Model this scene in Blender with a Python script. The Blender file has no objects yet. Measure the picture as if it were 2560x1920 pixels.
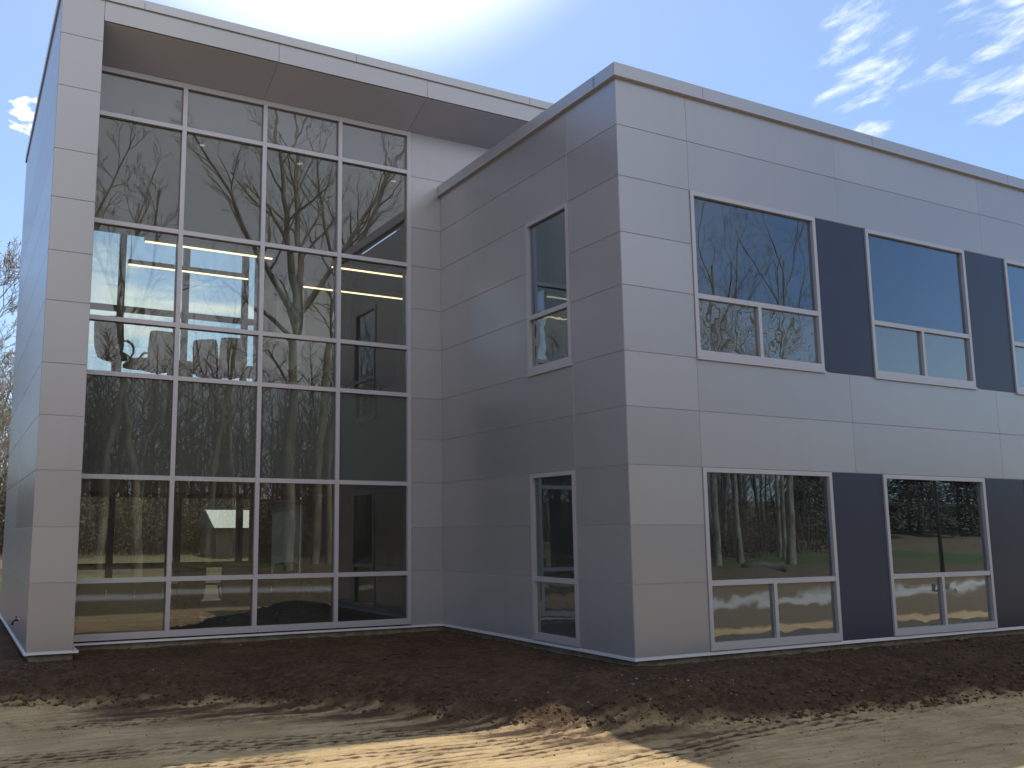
import bpy, math, random
import numpy as np
from mathutils import Matrix, Vector

scene = bpy.context.scene
COL = scene.collection
rad = math.radians

# ------------------------------------------------------------------ camera
F_PX, YAW, PIT, ROL = 2285.05, 0.47168164, 0.14249203, -0.0028677
CZ = 1.692
cy_, sy_ = math.cos(YAW), math.sin(YAW)
cp_, sp_ = math.cos(PIT), math.sin(PIT)
Fv = Vector((sy_*cp_, cy_*cp_, sp_))
R0 = Vector((cy_, -sy_, 0)); U0 = R0.cross(Fv)
cr_, sr_ = math.cos(ROL), math.sin(ROL)
Rv = cr_*R0 + sr_*U0; Uv = -sr_*R0 + cr_*U0
cam = bpy.data.cameras.new("camera"); camo = bpy.data.objects.new("camera", cam)
COL.objects.link(camo)
M = Matrix(((Rv.x, Uv.x, -Fv.x, 0), (Rv.y, Uv.y, -Fv.y, 0), (Rv.z, Uv.z, -Fv.z, CZ), (0, 0, 0, 1)))
camo.matrix_world = M
cam.sensor_width = 36; cam.lens = 36*F_PX/2560
cam.shift_x = 231.75/2560; cam.shift_y = 43.03/2560
cam.clip_start = 0.1; cam.clip_end = 2000
scene.camera = camo

# ------------------------------------------------------------------ exposure
scene.view_settings.view_transform = 'Standard'
scene.view_settings.look = 'None'
scene.view_settings.exposure = 0.42
scene.view_settings.gamma = 1
scene.render.engine = 'CYCLES'
scene.cycles.max_bounces = 10
scene.cycles.transparent_max_bounces = 16
scene.cycles.caustics_reflective = False
scene.cycles.caustics_refractive = False

# ------------------------------------------------------------------ sun + sky
SUN_DIR = Vector((0.207, 0.508, 1.0)).normalized()      # towards the sun
SUN_EL = math.asin(SUN_DIR.z); SUN_AZ = math.atan2(SUN_DIR.x, SUN_DIR.y)
sl = bpy.data.lights.new("sun", 'SUN'); sl.energy = 3.3; sl.angle = rad(0.6); sl.color = (1, 0.95, 0.86)
so = bpy.data.objects.new("sun", sl); COL.objects.link(so)
so.rotation_euler = (-SUN_DIR).to_track_quat('-Z', 'Y').to_euler()
so.location = (0, 0, 40)

world = bpy.data.worlds.new("World"); scene.world = world; world.use_nodes = True


class NT:
    """small helper to write node trees"""
    def __init__(s, tree):
        s.t = tree; s.n = tree.nodes; s.l = tree.links

    def node(s, typ, **kw):
        nd = s.n.new(typ)
        for k, v in kw.items():
            if k.startswith('i_'):
                nd.inputs[k[2:].replace('_', ' ')].default_value = v
            else:
                setattr(nd, k, v)
        return nd

    def put(s, sock, v):
        if hasattr(v, 'is_output') or isinstance(v, bpy.types.NodeSocket):
            s.l.new(v, sock)
        else:
            sock.default_value = v

    def math(s, op, a, b=None, c=None, clamp=False):
        nd = s.n.new('ShaderNodeMath'); nd.operation = op; nd.use_clamp = clamp
        s.put(nd.inputs[0], a)
        if b is not None: s.put(nd.inputs[1], b)
        if c is not None: s.put(nd.inputs[2], c)
        return nd.outputs[0]

    def smooth(s, v, a, b, lo=0.0, hi=1.0):
        nd = s.n.new('ShaderNodeMapRange'); nd.interpolation_type = 'SMOOTHSTEP'
        s.put(nd.inputs['Value'], v); s.put(nd.inputs['From Min'], a); s.put(nd.inputs['From Max'], b)
        s.put(nd.inputs['To Min'], lo); s.put(nd.inputs['To Max'], hi)
        return nd.outputs[0]

    def mix(s, f, a, b, blend='MIX'):
        nd = s.n.new('ShaderNodeMix'); nd.data_type = 'RGBA'; nd.blend_type = blend
        s.put(nd.inputs[0], f); s.put(nd.inputs[6], a); s.put(nd.inputs[7], b)
        return nd.outputs[2]

    def noise(s, vec, scale, detail=4, rough=0.55, dist=0.0):
        nd = s.n.new('ShaderNodeTexNoise')
        if vec is not None: s.l.new(vec, nd.inputs['Vector'])
        nd.inputs['Scale'].default_value = scale; nd.inputs['Detail'].default_value = detail
        nd.inputs['Roughness'].default_value = rough; nd.inputs['Distortion'].default_value = dist
        return nd.outputs['Fac']

    def mapping(s, vec, scale=(1, 1, 1), loc=(0, 0, 0), rot=(0, 0, 0)):
        nd = s.n.new('ShaderNodeMapping'); s.l.new(vec, nd.inputs['Vector'])
        nd.inputs['Scale'].default_value = scale; nd.inputs['Location'].default_value = loc
        nd.inputs['Rotation'].default_value = rot
        return nd.outputs[0]


def build_world():
    w = NT(world.node_tree)
    bg = w.n['Background']
    sky = w.node('ShaderNodeTexSky', sky_type='NISHITA', sun_disc=False, sun_elevation=SUN_EL,
                 sun_rotation=SUN_AZ, altitude=100, air_density=1.0, dust_density=1.0, ozone_density=1.0)
    tc = w.node('ShaderNodeTexCoord')
    d = tc.outputs['Generated']
    sep = w.node('ShaderNodeSeparateXYZ'); w.l.new(d, sep.inputs[0])
    z = w.math('MAXIMUM', sep.outputs[2], 0.04)
    zz = w.math('ADD', z, 0.12)
    px = w.math('DIVIDE', sep.outputs[0], zz); py = w.math('DIVIDE', sep.outputs[1], zz)
    cmb = w.node('ShaderNodeCombineXYZ'); w.l.new(px, cmb.inputs[0]); w.l.new(py, cmb.inputs[1])
    P = cmb.outputs[0]

    def lobe(az, el, a, b):         # soft patch of sky around one direction
        az, el = rad(az), rad(el)
        c = (math.sin(az)*math.cos(el), math.cos(az)*math.cos(el), math.sin(el))
        nd = w.node('ShaderNodeVectorMath', operation='DOT_PRODUCT')
        w.l.new(d, nd.inputs[0]); nd.inputs[1].default_value = c
        return w.smooth(nd.outputs['Value'], math.cos(rad(b)), math.cos(rad(a)))

    # broad thin cloud sheet in front of the sun
    n1 = w.noise(w.mapping(P, (1.0, 1.3, 1), (3.1, 1.7, 0)), 1.5, 6, 0.55, 0.2)
    veil = w.math('MULTIPLY', lobe(22, 46, 6, 20), w.smooth(n1, 0.15, 0.62, 0.5, 1.0))
    # streaky cirrus low behind the building
    n2 = w.noise(w.mapping(P, (1.0, 2.2, 1), (0.3, 5.2, 0), (0, 0, rad(-12))), 1.3, 7, 0.6, 0.3)
    low = w.math('MULTIPLY', w.math('MULTIPLY', w.smooth(n2, 0.45, 0.60), w.smooth(z, 0.10, 0.16)),
                 w.math('MULTIPLY', lobe(13.5, 15, 3, 10), 0.95))
    # small ragged wisps on the right
    n3 = w.noise(w.mapping(w.mapping(P, (1, 1, 1), (0, 0, 0), (0, 0, rad(-86))), (.9, 1.9, 1), (1.2, 2.4, 0)), 7.0, 9, 0.6, 0.25)
    reg = w.math('MAXIMUM', lobe(54.8, 26.0, .8, 3.6), w.math('MAXIMUM', lobe(61.5, 24.8, 1.6, 4.6), lobe(54.0, 23.6, .3, 2.6)))
    wisp = w.math('MULTIPLY', w.smooth(w.math('ADD', n3, w.math('MULTIPLY', reg, 0.13)), 0.57, 0.88), w.smooth(reg, 0.0, 0.35))
    # one little puff on the left
    n4 = w.noise(P, 26.0, 6, 0.6)
    p1 = lobe(2.5, 23.6, 0.1, 1.5)
    puff = w.smooth(w.math('ADD', p1, w.math('MULTIPLY', w.math('SUBTRACT', n4, 0.5), 3.0)), 0.62, 1.15)
    puff = w.math('MULTIPLY', puff, w.smooth(p1, 0.0, 0.3))
    # cloud behind the viewer, mirrored in the panes and thickened to whiten the light
    n5 = w.noise(w.mapping(P, (1, 1.4, 1), (7.7, 1.3, 0)), 0.9, 7, 0.6, 0.2)
    back = w.math('MULTIPLY', w.math('MULTIPLY', w.smooth(n5, 0.35, 0.68, .75, 1.15), w.smooth(sep.outputs[1], 0.1, -0.25, 0.0, 0.95)), lobe(185, 28, 28, 54))
    m = w.math('MAXIMUM', w.math('MAXIMUM', veil, low), w.math('MAXIMUM', w.math('MULTIPLY', wisp, 0.85), w.math('MAXIMUM', puff, back)))
    # clouds catch more light near the sun
    near = lobe(math.degrees(SUN_AZ), math.degrees(SUN_EL), 5, 62)
    near2 = w.math('POWER', near, 1.5)
    g = w.math('MULTIPLY_ADD', near2, 8.0, 7.2)
    cc = w.node('ShaderNodeCombineColor')
    w.l.new(w.math('MULTIPLY', g, 0.97), cc.inputs[0]); w.l.new(w.math('MULTIPLY', g, 1.0), cc.inputs[1]); w.l.new(w.math('MULTIPLY', g, 1.03), cc.inputs[2])
    skc = w.mix(1.0, sky.outputs[0], (.88, .98, 1.08, 1), 'MULTIPLY')
    col = w.mix(m, skc, cc.outputs[0])
    w.l.new(col, bg.inputs['Color'])
    bg.inputs['Strength'].default_value = 0.12


build_world()

# ================================================================== helpers
def tag(o, label=None, cat=None, group=None, kind=None):
    if label: o['label'] = label
    if cat: o['category'] = cat
    if group: o['group'] = group
    if kind: o['kind'] = kind
    return o


TONE = random.Random(99)


class MB:
    """collects shapes, links them as ONE mesh object"""
    def __init__(s):
        s.v = []; s.f = []; s.m = []; s.tone = {}

    def add(s, vs, fs, mi=0):
        o = len(s.v); s.v += [tuple(p) for p in vs]; s.f += [tuple(i+o for i in f) for f in fs]; s.m += [mi]*len(fs)

    def box(s, x0, x1, y0, y1, z0, z1, mi=0):
        vs = [(x0, y0, z0), (x1, y0, z0), (x1, y1, z0), (x0, y1, z0), (x0, y0, z1), (x1, y0, z1), (x1, y1, z1), (x0, y1, z1)]
        s.add(vs, [(0, 3, 2, 1), (4, 5, 6, 7), (0, 1, 5, 4), (1, 2, 6, 5), (2, 3, 7, 6), (3, 0, 4, 7)], mi)

    def panel(s, o, a, b, n, w, h, t, c=0.004, mi=0):
        """chamfered sheet: origin o (outer face plane), axes a,b in plane, n outward, thickness t"""
        o, a, b, n = Vector(o), Vector(a), Vector(b), Vector(n)
        def q(i, j, k): return o + a*i + b*j + n*k
        vs = [q(0, 0, -t), q(w, 0, -t), q(w, h, -t), q(0, h, -t),
              q(0, 0, -c), q(w, 0, -c), q(w, h, -c), q(0, h, -c),
              q(c, c, 0), q(w-c, c, 0), q(w-c, h-c, 0), q(c, h-c, 0)]
        fs = [(8, 9, 10, 11), (4, 5, 9, 8), (5, 6, 10, 9), (6, 7, 11, 10), (7, 4, 8, 11),
              (0, 1, 5, 4), (1, 2, 6, 5), (2, 3, 7, 6), (3, 0, 4, 7)]
        if a.cross(b).dot(n) < 0: fs = [f[::-1] for f in fs]
        i0 = len(s.f); s.add(vs, fs, mi); tn = TONE.random()
        for i in range(i0, len(s.f)): s.tone[i] = tn

    def tube(s, pts, rs, n=6, mi=0, cap=True):
        pts = [Vector(p) for p in pts]; o = len(s.v)
        up = None
        for i, p in enumerate(pts):
            d = (pts[min(i+1, len(pts)-1)] - pts[max(i-1, 0)]).normalized()
            if up is None:
                up = d.orthogonal().normalized()
            else:
                up = (up - d*up.dot(d))
                up = up.normalized() if up.length > 1e-6 else d.orthogonal().normalized()
            w_ = d.cross(up)
            for k in range(n):
                a = 2*math.pi*k/n
                s.v.append(tuple(p + (up*math.cos(a) + w_*math.sin(a))*rs[i]))
        for i in range(len(pts)-1):
            for k in range(n):
                k2 = (k+1) % n
                s.f.append((o+i*n+k, o+i*n+k2, o+(i+1)*n+k2, o+(i+1)*n+k)); s.m.append(mi)
        if cap:
            s.f.append(tuple(o+k for k in range(n))[::-1]); s.m.append(mi)
            e = o+(len(pts)-1)*n
            s.f.append(tuple(e+k for k in range(n))); s.m.append(mi)

    def build(s, name, mats, parent=None, smooth=False, loc=None):
        me = bpy.data.meshes.new(name)
        me.from_pydata(s.v, [], s.f)
        if not isinstance(mats, (list, tuple)): mats = [mats]
        for m in mats: me.materials.append(m)
        if len(mats) > 1: me.polygons.foreach_set('material_index', s.m)
        if smooth: me.polygons.foreach_set('use_smooth', [True]*len(me.polygons))
        me.update()
        if s.tone:
            at = me.attributes.new('tone', 'FLOAT', 'FACE')
            at.data.foreach_set('value', [s.tone.get(i, .5) for i in range(len(s.f))])
        o = bpy.data.objects.new(name, me); COL.objects.link(o)
        if parent is not None: o.parent = parent
        if loc is not None: o.location = loc
        return o


def empty(name, loc, label, cat, group=None, rz=0):
    o = bpy.data.objects.new(name, None); COL.objects.link(o)
    o.location = loc; o.rotation_euler = (0, 0, rz); o.empty_display_size = 0.3
    return tag(o, label, cat, group)


def copy_tree(o, parent=None):
    c = o.copy(); COL.objects.link(c)
    if parent is not None: c.parent = parent
    for ch in list(o.children): copy_tree(ch, c)
    return c


# ------------------------------------------------------------------ materials
def mat(name, col, rough=0.5, metal=0.0, spec=0.5, fn=None):
    m = bpy.data.materials.new(name); m.use_nodes = True
    w = NT(m.node_tree); p = w.n['Principled BSDF']
    p.inputs['Base Color'].default_value = (*col, 1); p.inputs['Roughness'].default_value = rough
    p.inputs['Metallic'].default_value = metal; p.inputs['Specular IOR Level'].default_value = spec
    if fn: fn(w, p)
    return m


def pos(w):
    g = w.node('ShaderNodeNewGeometry'); return g.outputs['Position']


def silver_fn(base, var=0.06, rlo=0.26, rhi=0.36, bump=0.0):
    def fn(w, p):
        P = pos(w)
        n = w.noise(P, 0.45, 3, 0.5)
        at = w.node('ShaderNodeAttribute', attribute_name='tone')
        f = w.math('ADD', w.math('MULTIPLY', n, .5), w.math('MULTIPLY', at.outputs['Fac'], .5))
        a = tuple(c*(1-var) for c in base)+(1,); b = tuple(c*(1+var) for c in base)+(1,)
        c1 = w.mix(w.smooth(f, .2, .8), a, b)
        # faint dust and run-off streaks
        st = w.noise(w.mapping(P, (2.6, 2.6, .22)), 1.0, 3, .55)
        c2 = w.mix(w.smooth(st, .50, .78, 0.0, .10), c1, (base[0]*.72, base[1]*.70, base[2]*.64, 1))
        w.l.new(c2, p.inputs['Base Color'])
        w.l.new(w.smooth(at.outputs['Fac'], 0, 1, rlo, rhi), p.inputs['Roughness'])
    return fn


M_panel = mat('silver_panel', (.46, .45, .47), .3, .45, .5, silver_fn((.462, .455, .482), .055, .27, .33))
M_joint = mat('panel_joint', (.72, .69, .70), .6)
M_cop = mat('coping_metal', (.42, .41, .43), .3, .5, .5, silver_fn((.52, .52, .55), .04, .32, .38))
M_frame = mat('window_frame_metal', (.56, .55, .56), .4, .3, .5, silver_fn((.57, .55, .60), .04, .36, .44, .0))
M_flash = mat('base_flashing_metal', (.82, .82, .86), .4, .25)
M_navy = mat('navy_panel', (.045, .048, .09), .3, .2, .5, silver_fn((.045, .05, .085), .08, .24, .30))
M_conc = mat('concrete', (.24, .20, .15), .85, fn=lambda w, p: w.l.new(
    w.mix(w.smooth(w.noise(pos(w), 6, 6, .65), .35, .7), (.17, .14, .105, 1), (.30, .26, .20, 1)), p.inputs['Base Color']))
M_soffit = mat('soffit_panel', (.36, .34, .31), .42, .3, .5, silver_fn((.57, .58, .69), .04, .36, .46))
M_roof = mat('roof_membrane', (.2, .2, .2), .9)
M_wallin = mat('interior_wall', (.50, .44, .37), .85)
M_ceil = mat('interior_ceiling', (.72, .70, .68), .9)
M_floorin = mat('interior_carpet', (.06, .065, .075), .95, fn=lambda w, p: w.l.new(
    w.mix(w.noise(pos(w), 40, 3), (.04, .045, .05, 1), (.085, .09, .10, 1)), p.inputs['Base Color']))
M_darkmetal = mat('dark_metal', (.05, .05, .052), .4, .6)
M_mullin = mat('interior_mullion', (.16, .155, .15), .5, .3)
M_leather = mat('chair_leather', (.25, .24, .19), .55, fn=lambda w, p: w.l.new(
    w.mix(w.noise(pos(w), 14, 4), (.10, .098, .08, 1), (.16, .155, .125, 1)), p.inputs['Base Color']))
M_black = mat('black_plastic', (.02, .02, .022), .45)
M_wood = mat('table_wood', (.10, .055, .035), .35, fn=lambda w, p: w.l.new(
    w.mix(w.noise(w.mapping(pos(w), (1, 14, 14)), 3, 5), (.07, .035, .02, 1), (.15, .085, .05, 1)), p.inputs['Base Color']))
M_white = mat('white_board', (.62, .64, .64), .3)
M_fixture = mat('fixture_body', (.20, .18, .16), .5)


def emis(name, col, s):
    m = bpy.data.materials.new(name); m.use_nodes = True
    p = m.node_tree.nodes['Principled BSDF']; p.inputs['Base Color'].default_value = (.8, .8, .8, 1)
    p.inputs['Emission Color'].default_value = (*col, 1); p.inputs['Emission Strength'].default_value = s
    return m


M_lamp = emis('lamp_diffuser', (1, .80, .50), 2.0)


def glass(name, tint, k=1.0, wav=0.0, seed=0.0, gcol=(.93, .93, .97), add=.015):
    m = bpy.data.materials.new(name); m.use_nodes = True
    w = NT(m.node_tree); out = w.n['Material Output']; w.n.remove(w.n['Principled BSDF'])
    tr = w.node('ShaderNodeBsdfTransparent'); tr.inputs[0].default_value = (*tint, 1)
    gl = w.node('ShaderNodeBsdfGlossy'); gl.inputs['Color'].default_value = (*gcol, 1); gl.inputs['Roughness'].default_value = 0.0
    fr = w.node('ShaderNodeFresnel'); fr.inputs[0].default_value = 1.5
    if wav:
        b = w.node('ShaderNodeBump'); b.inputs['Strength'].default_value = 1; b.inputs['Distance'].default_value = wav
        P = w.mapping(pos(w), (1, 1, .7), (seed, 0, 0))
        w.l.new(w.noise(P, 1.6, 1, .4), b.inputs['Height']); w.l.new(b.outputs[0], gl.inputs['Normal'])
    f = w.math('MULTIPLY_ADD', fr.outputs[0], k, add, clamp=True)
    mx = w.node('ShaderNodeMixShader'); w.l.new(f, mx.inputs[0]); w.l.new(tr.outputs[0], mx.inputs[1]); w.l.new(gl.outputs[0], mx.inputs[2])
    # thin diffuse film: light dust that also paints a soft haze on the pane
    df = w.node('ShaderNodeBsdfDiffuse'); df.inputs[0].default_value = (.48, .48, .46, 1)
    dn = w.noise(w.mapping(pos(w), (1, 1, .6)), 1.4, 5, .6)
    m2 = w.node('ShaderNodeMixShader'); w.l.new(w.smooth(dn, .3, .75, .018, .055), m2.inputs[0])
    w.l.new(mx.outputs[0], m2.inputs[1]); w.l.new(df.outputs[0], m2.inputs[2])
    w.l.new(m2.outputs[0], out.inputs['Surface'])
    return m


M_glass = glass('clear_glass', (.84, .87, .83), 1.3, 0.0005, 0, (.97, .94, .97), .028)
M_glassw = glass('wing_glass', (.80, .85, .84), 3.2, 0.0005, 3.0, (.70, .84, 1.0), .03)
M_glass_far = glass('rear_glass', (.90, .93, .92), 1.0)


def spandrel(name, col, wav, k):
    """opaque back-painted glass"""
    m = bpy.data.materials.new(name); m.use_nodes = True
    w = NT(m.node_tree); out = w.n['Material Output']; p = w.n['Principled BSDF']
    p.inputs['Base Color'].default_value = (*col, 1); p.inputs['Roughness'].default_value = .6; p.inputs['Specular IOR Level'].default_value = 0
    gl = w.node('ShaderNodeBsdfGlossy'); gl.inputs['Color'].default_value = (.93, .95, .96, 1); gl.inputs['Roughness'].default_value = 0.0
    fr = w.node('ShaderNodeFresnel'); fr.inputs[0].default_value = 1.55
    b = w.node('ShaderNodeBump'); b.inputs['Strength'].default_value = 1; b.inputs['Distance'].default_value = wav
    w.l.new(w.noise(pos(w), 2.3, 1.5, .45), b.inputs['Height']); w.l.new(b.outputs[0], gl.inputs['Normal'])
    f = w.math('MULTIPLY_ADD', fr.outputs[0], k, 0.03, clamp=True)
    mx = w.node('ShaderNodeMixShader'); w.l.new(f, mx.inputs[0]); w.l.new(p.outputs[0], mx.inputs[1]); w.l.new(gl.outputs[0], mx.inputs[2])
    w.l.new(mx.outputs[0], out.inputs['Surface'])
    return m


M_span = spandrel('spandrel_glass', (.082, .090, .085), .0007, .8)
M_span2 = spandrel('wing_spandrel_glass', (.07, .085, .088), .003, 3.0)
M_spantop = spandrel('top_spandrel_glass', (.16, .16, .175), .0015, 2.0)

# ================================================================== the building
X0, X1 = 1.085, 1.732            # corner pier of the tall block
XC = 8.365                       # left side of the wing
YW, YF, YG, YK = 10.0, 14.575, 15.456, 22.3
XE = 32.0                        # right end of the wing
XT = 16.0                        # right end of the tall block
LV = [0, .976, 1.785, 2.624, 3.446, 4.241, 5.205, 5.989, 6.84, 7.624, 8.364]
ZW = 8.561                       # top of the wing's coping
LT = LV[:10] + [8.671, 9.545, 10.247]
ZT = 10.417
A0, WW, PER = 9.722, 2.735, 3.962  # first window, window width, window spacing
S1, S0 = 11.228, 12.43           # side window between these depths
GAP = 0.0055
LTR, UTR = .95, 5.19             # transoms

bld = empty('office_building', (XC, YW, 0), 'two storey silver metal panelled office building with tall glass curtain wall and navy infill panels', 'building')
bld.location = (0, 0, 0)

AX = {'front': ((1, 0, 0), (0, 0, 1), (0, -1, 0)), 'left': ((0, 1, 0), (0, 0, 1), (-1, 0, 0)),
      'back': ((1, 0, 0), (0, 0, 1), (0, 1, 0)), 'right': ((0, 1, 0), (0, 0, 1), (1, 0, 0))}


def clad(mb, side, plane, u0, u1, z0, z1, mi=0, t=.0065):
    a, b, n = AX[side]
    g = GAP/2
    if side in ('front', 'back'): o = (u0+g, plane, z0+g)
    else: o = (plane, u0+g, z0+g)
    mb.panel(o, a, b, n, u1-u0-GAP, z1-z0-GAP, t, .0025, mi)


def strips(mb, side, plane, us, levels, **k):
    for z0, z1 in zip(levels, levels[1:]):
        for u0, u1 in zip(us, us[1:]): clad(mb, side, plane, u0, u1, z0, z1, **k)


vj = [13.05 + PER*i for i in range(5)]          # vertical joints over the window gaps
NWIN = 5
wins = [(A0+PER*i, A0+PER*i+WW) for i in range(NWIN)]
XR = wins[-1][1]

# --- wing cladding (front face)
mb = MB()
us = [XC, A0] + vj + [XE]
strips(mb, 'front', YW, us, [LV[8], LV[9], LV[10]])
strips(mb, 'front', YW, us, [LV[5], LV[4]][::-1]); strips(mb, 'front', YW, us, [LV[3], LV[4]])
for lv in (LV[0:4], LV[5:9]): strips(mb, 'front', YW, [XC, A0], lv); strips(mb, 'front', YW, [XR, XR+3, XE], lv)
mb.build('front_cladding', M_panel, bld)
# --- wing side cladding
mb = MB()
E_ = .008
strips(mb, 'left', XC, [YW+E_, S1, YG], [LV[8], LV[9], LV[10]])
strips(mb, 'left', XC, [YW+E_, S1, YG], [LV[3], LV[4], LV[5]])
for lv in (LV[0:4], LV[5:9]):
    strips(mb, 'left', XC, [YW+E_, S1], lv); strips(mb, 'left', XC, [S0, YG], lv)
mb.build('side_cladding', M_panel, bld)
# --- tall block: pier front, left face, white strip between glass and wing, wall over the wing
mb = MB()
strips(mb, 'front', YF, [X0, X1], LT[:-1] + [10.247])
mb.build('pier_cladding', M_panel, bld)
mb = MB()
strips(mb, 'left', X0, [YF+E_, 18.44, YK], LT)
clad(mb, 'right', X1, YF+E_, YG, 0, LT[-1])
mb.build('end_cladding', M_panel, bld)
mb = MB()
GR = 7.70
strips(mb, 'front', YG, [GR, XC], LT[:10] + [8.671])
clad(mb, 'front', YG, GR, 11.6, 8.671, 9.60); clad(mb, 'front', YG, 11.6, XT, 8.671, 9.60)
clad(mb, 'front', YG, XC+.25, 11.6, 8.2, 8.671)
mb.build('return_cladding', M_panel, bld)
# fascia + soffit
mb = MB()
fj = [X1, 4.675, 7.635, 10.6, 13.55, XT]
strips(mb, 'front', YF, fj, [9.91, 10.247])
mb.build('fascia', M_panel, bld)
mb = MB()
for u0, u1 in zip(fj, fj[1:]):
    d = Vector((0, YG-YF-.035, 9.585-9.905)); L = d.length; d.normalize()
    mb.panel((u0+GAP/2, YF+.032, 9.905), (1, 0, 0), d, Vector((1, 0, 0)).cross(d)*-1, u1-u0-GAP, L, .03, .003)
mb.build('soffit', M_soffit, bld)

# backing walls (behind the open joints)
mb = MB()
B = .0095
# tall block solid shell with openings left free
mb.box(X0+B, X1-B, YF+B, YG-.01, -.03, 10.3)
mb.box(X0+B, X0+.3, YG-.01, YK-.3, -.03, 10.3)
mb.box(GR+.01, XC+.32, YG+B, YG+.3, -.03, 9.62)
mb.box(XC+.32, XT, YG+B, YG+.3, 8.1, 9.62)
mb.box(X1-B, XT, YF+B, YG+.3, 10.0, 10.3)           # roof edge beam
mb.box(XT-.3, XT, YG+.3, YK, 8.1, 10.3)
# wing left wall with two window openings
for z0, z1 in ((-.03, 0), (2.624, 4.241), (6.84, 8.45)): mb.box(XC+B, XC+.3, YW+.3, YG+B, z0, z1)
for z0, z1 in ((0, 2.624), (4.241, 6.84)):
    mb.box(XC+B, XC+.3, YW+.3, S1, z0, z1); mb.box(XC+B, XC+.3, S0, YG+B, z0, z1)
# wing front wall
for z0, z1 in ((-.03, 0), (2.624, 4.241), (6.84, 8.45)): mb.box(XC+B, XE, YW+B, YW+.3, z0, z1)
for z0, z1 in ((0, 2.624), (4.241, 6.84)):
    mb.box(XC+B, A0, YW+B, YW+.3, z0, z1)
    for i in range(NWIN-1): mb.box(wins[i][1], wins[i+1][0], YW+B, YW+.3, z0, z1)
    mb.box(XR, XE, YW+B, YW+.3, z0, z1)
mb.box(XE-.3, XE, YW+.3, YK, -.03, 8.45)
mb.box(XC+.32, XE-.3, YK-.3, YK, -.03, 8.45)
mb.build('backing_wall', M_joint, bld)

# concrete foundation
mb = MB()
mb.box(X0+.05, X1-.0, YF+.04, YG+.05, -1.0, -.045)
mb.box(X0+.05, XC+.2, YG+.05, YK-.02, -1.0, -.36)
mb.box(X0+.052, X0+.3, YG+.05, YK-.02, -.36, -.045)
mb.box(X1, XC+.045, YG+.03, YG+.3, -1.0, -.045)
mb.box(XC+.045, XE, YW+.045, YG+.3, -1.0, -.045)
mb.build('foundation', M_conc, bld)
# bright base flashing
mb = MB()
fl = [(X0-.025, YK), (X0-.025, YF-.025), (X1+.012, YF-.025), (X1+.012, YG-.025), (XC-.025, YG-.025), (XC-.025, YW-.025), (XE, YW-.025)]
for (xa, ya), (xb, yb) in zip(fl, fl[1:]):
    if abs(xa-xb) < 1e-6: mb.box(xa, xa+.06, min(ya, yb)+.0, max(ya, yb), -.042, -.008)
    else: mb.box(xa+.061 if xa < xb else xb, xb, ya, ya+.06, -.040, -.006)
mb.build('base_flashing', M_flash, bld)

# copings
mb = MB()
def coping(mb, pts, z0, z1, out, joints):
    """pts: list of straight runs (side, plane, u0, u1)"""
    for side, plane, u0, u1 in pts:
        js = [u0] + [j for j in joints.get(side, []) if u0 < j < u1] + [u1]
        for a_, b_ in zip(js, js[1:]):
            g = .004
            if side == 'front': mb.box(a_+g, b_-g, plane-out, plane+.42, z0, z1)
            if side == 'left': mb.box(plane-out, plane+.42, a_+g, b_-g, z0, z1)
coping(mb, [('front', YW, XC-.055, XE), ('left', XC, YW+.425, YG-.003)], 8.375, ZW, .055,
       {'front': [10.05+3.95*i for i in range(8)], 'left': [10.45, 13.6]})
mb.box(XC-.064, XE, YW-.064, YW+.4, 8.352, 8.372, 1)
mb.box(XC-.064, XC+.4, YW+.401, YG-.004, 8.352, 8.372, 1)
mb.build('wing_coping', [M_cop, M_frame], bld)
mb = MB()
coping(mb, [('front', YF, X0-.03, XT), ('left', X0, YF+.425, YK)], 10.262, ZT, .03,
       {'front': [2.35, 6.14, 9.95, 13.7], 'left': [18.4]})
mb.build('tall_coping', M_cop, bld)
mb = MB()
mb.box(X0+.3, XT-.02, YF+.4, YK-.05, 10.05, 10.2)
mb.box(XC+.35, XE-.02, YW+.35, YG+.03, 8.1, 8.22); mb.box(XT+.01, XE-.02, YG+.03, YK-.3, 8.1, 8.22)
mb.build('roof', M_roof, bld)


# ------------------------------------------------------------------ punched windows
def window(side, plane, u0, u1, z0, z1, zt, mid, sill, label=None):
    """frame mesh + glass child + spandrel child"""
    f = MB(); g = MB(); s = MB()
    w = .072; d0, d1 = -.018, .10

    def bx(m, ua, ub, za, zb, da, db, mi=0):
        if side == 'front': m.box(ua, ub, plane+da, plane+db, za, zb, mi)
        else: m.box(plane+da, plane+db, ua, ub, za, zb, mi)
    bot = .125
    bx(f, u0+.004, u0+w, z0+bot, z1-w, d0, d1); bx(f, u1-w, u1-.004, z0+bot, z1-w, d0, d1)
    bx(f, u0+.004, u1-.004, z1-w, z1-.004, d0, d1)
    bx(f, u0+.004, u1-.004, z0+.014, z0+bot, d0, d1)
    bx(f, u0+w, u1-w, zt-.03, zt+.045, d0+.006, d1)
    if mid: bx(f, mid-.032, mid+.032, z0+bot, zt-.03, d0+.006, d1)
    if sill:
        bx(f, u0-.01, u1+.01, z0-.022, z0+.012, d0-.022, d1)
    fo = f.build('window', M_frame, bld)
    if label: fo['label'] = label
    bx(g, u0+w, u1-w, zt+.045, z1-w, .038, .046)
    g.build('glass', M_glassw, fo)
    if mid:
        bx(s, u0+w, mid-.032, z0+bot, zt-.03, .038, .07); bx(s, mid+.032, u1-w, z0+bot, zt-.03, .038, .07)
    else: bx(s, u0+w, u1-w, z0+bot, zt-.03, .038, .07)
    s.build('spandrel_glass', M_span2, fo)


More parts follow.
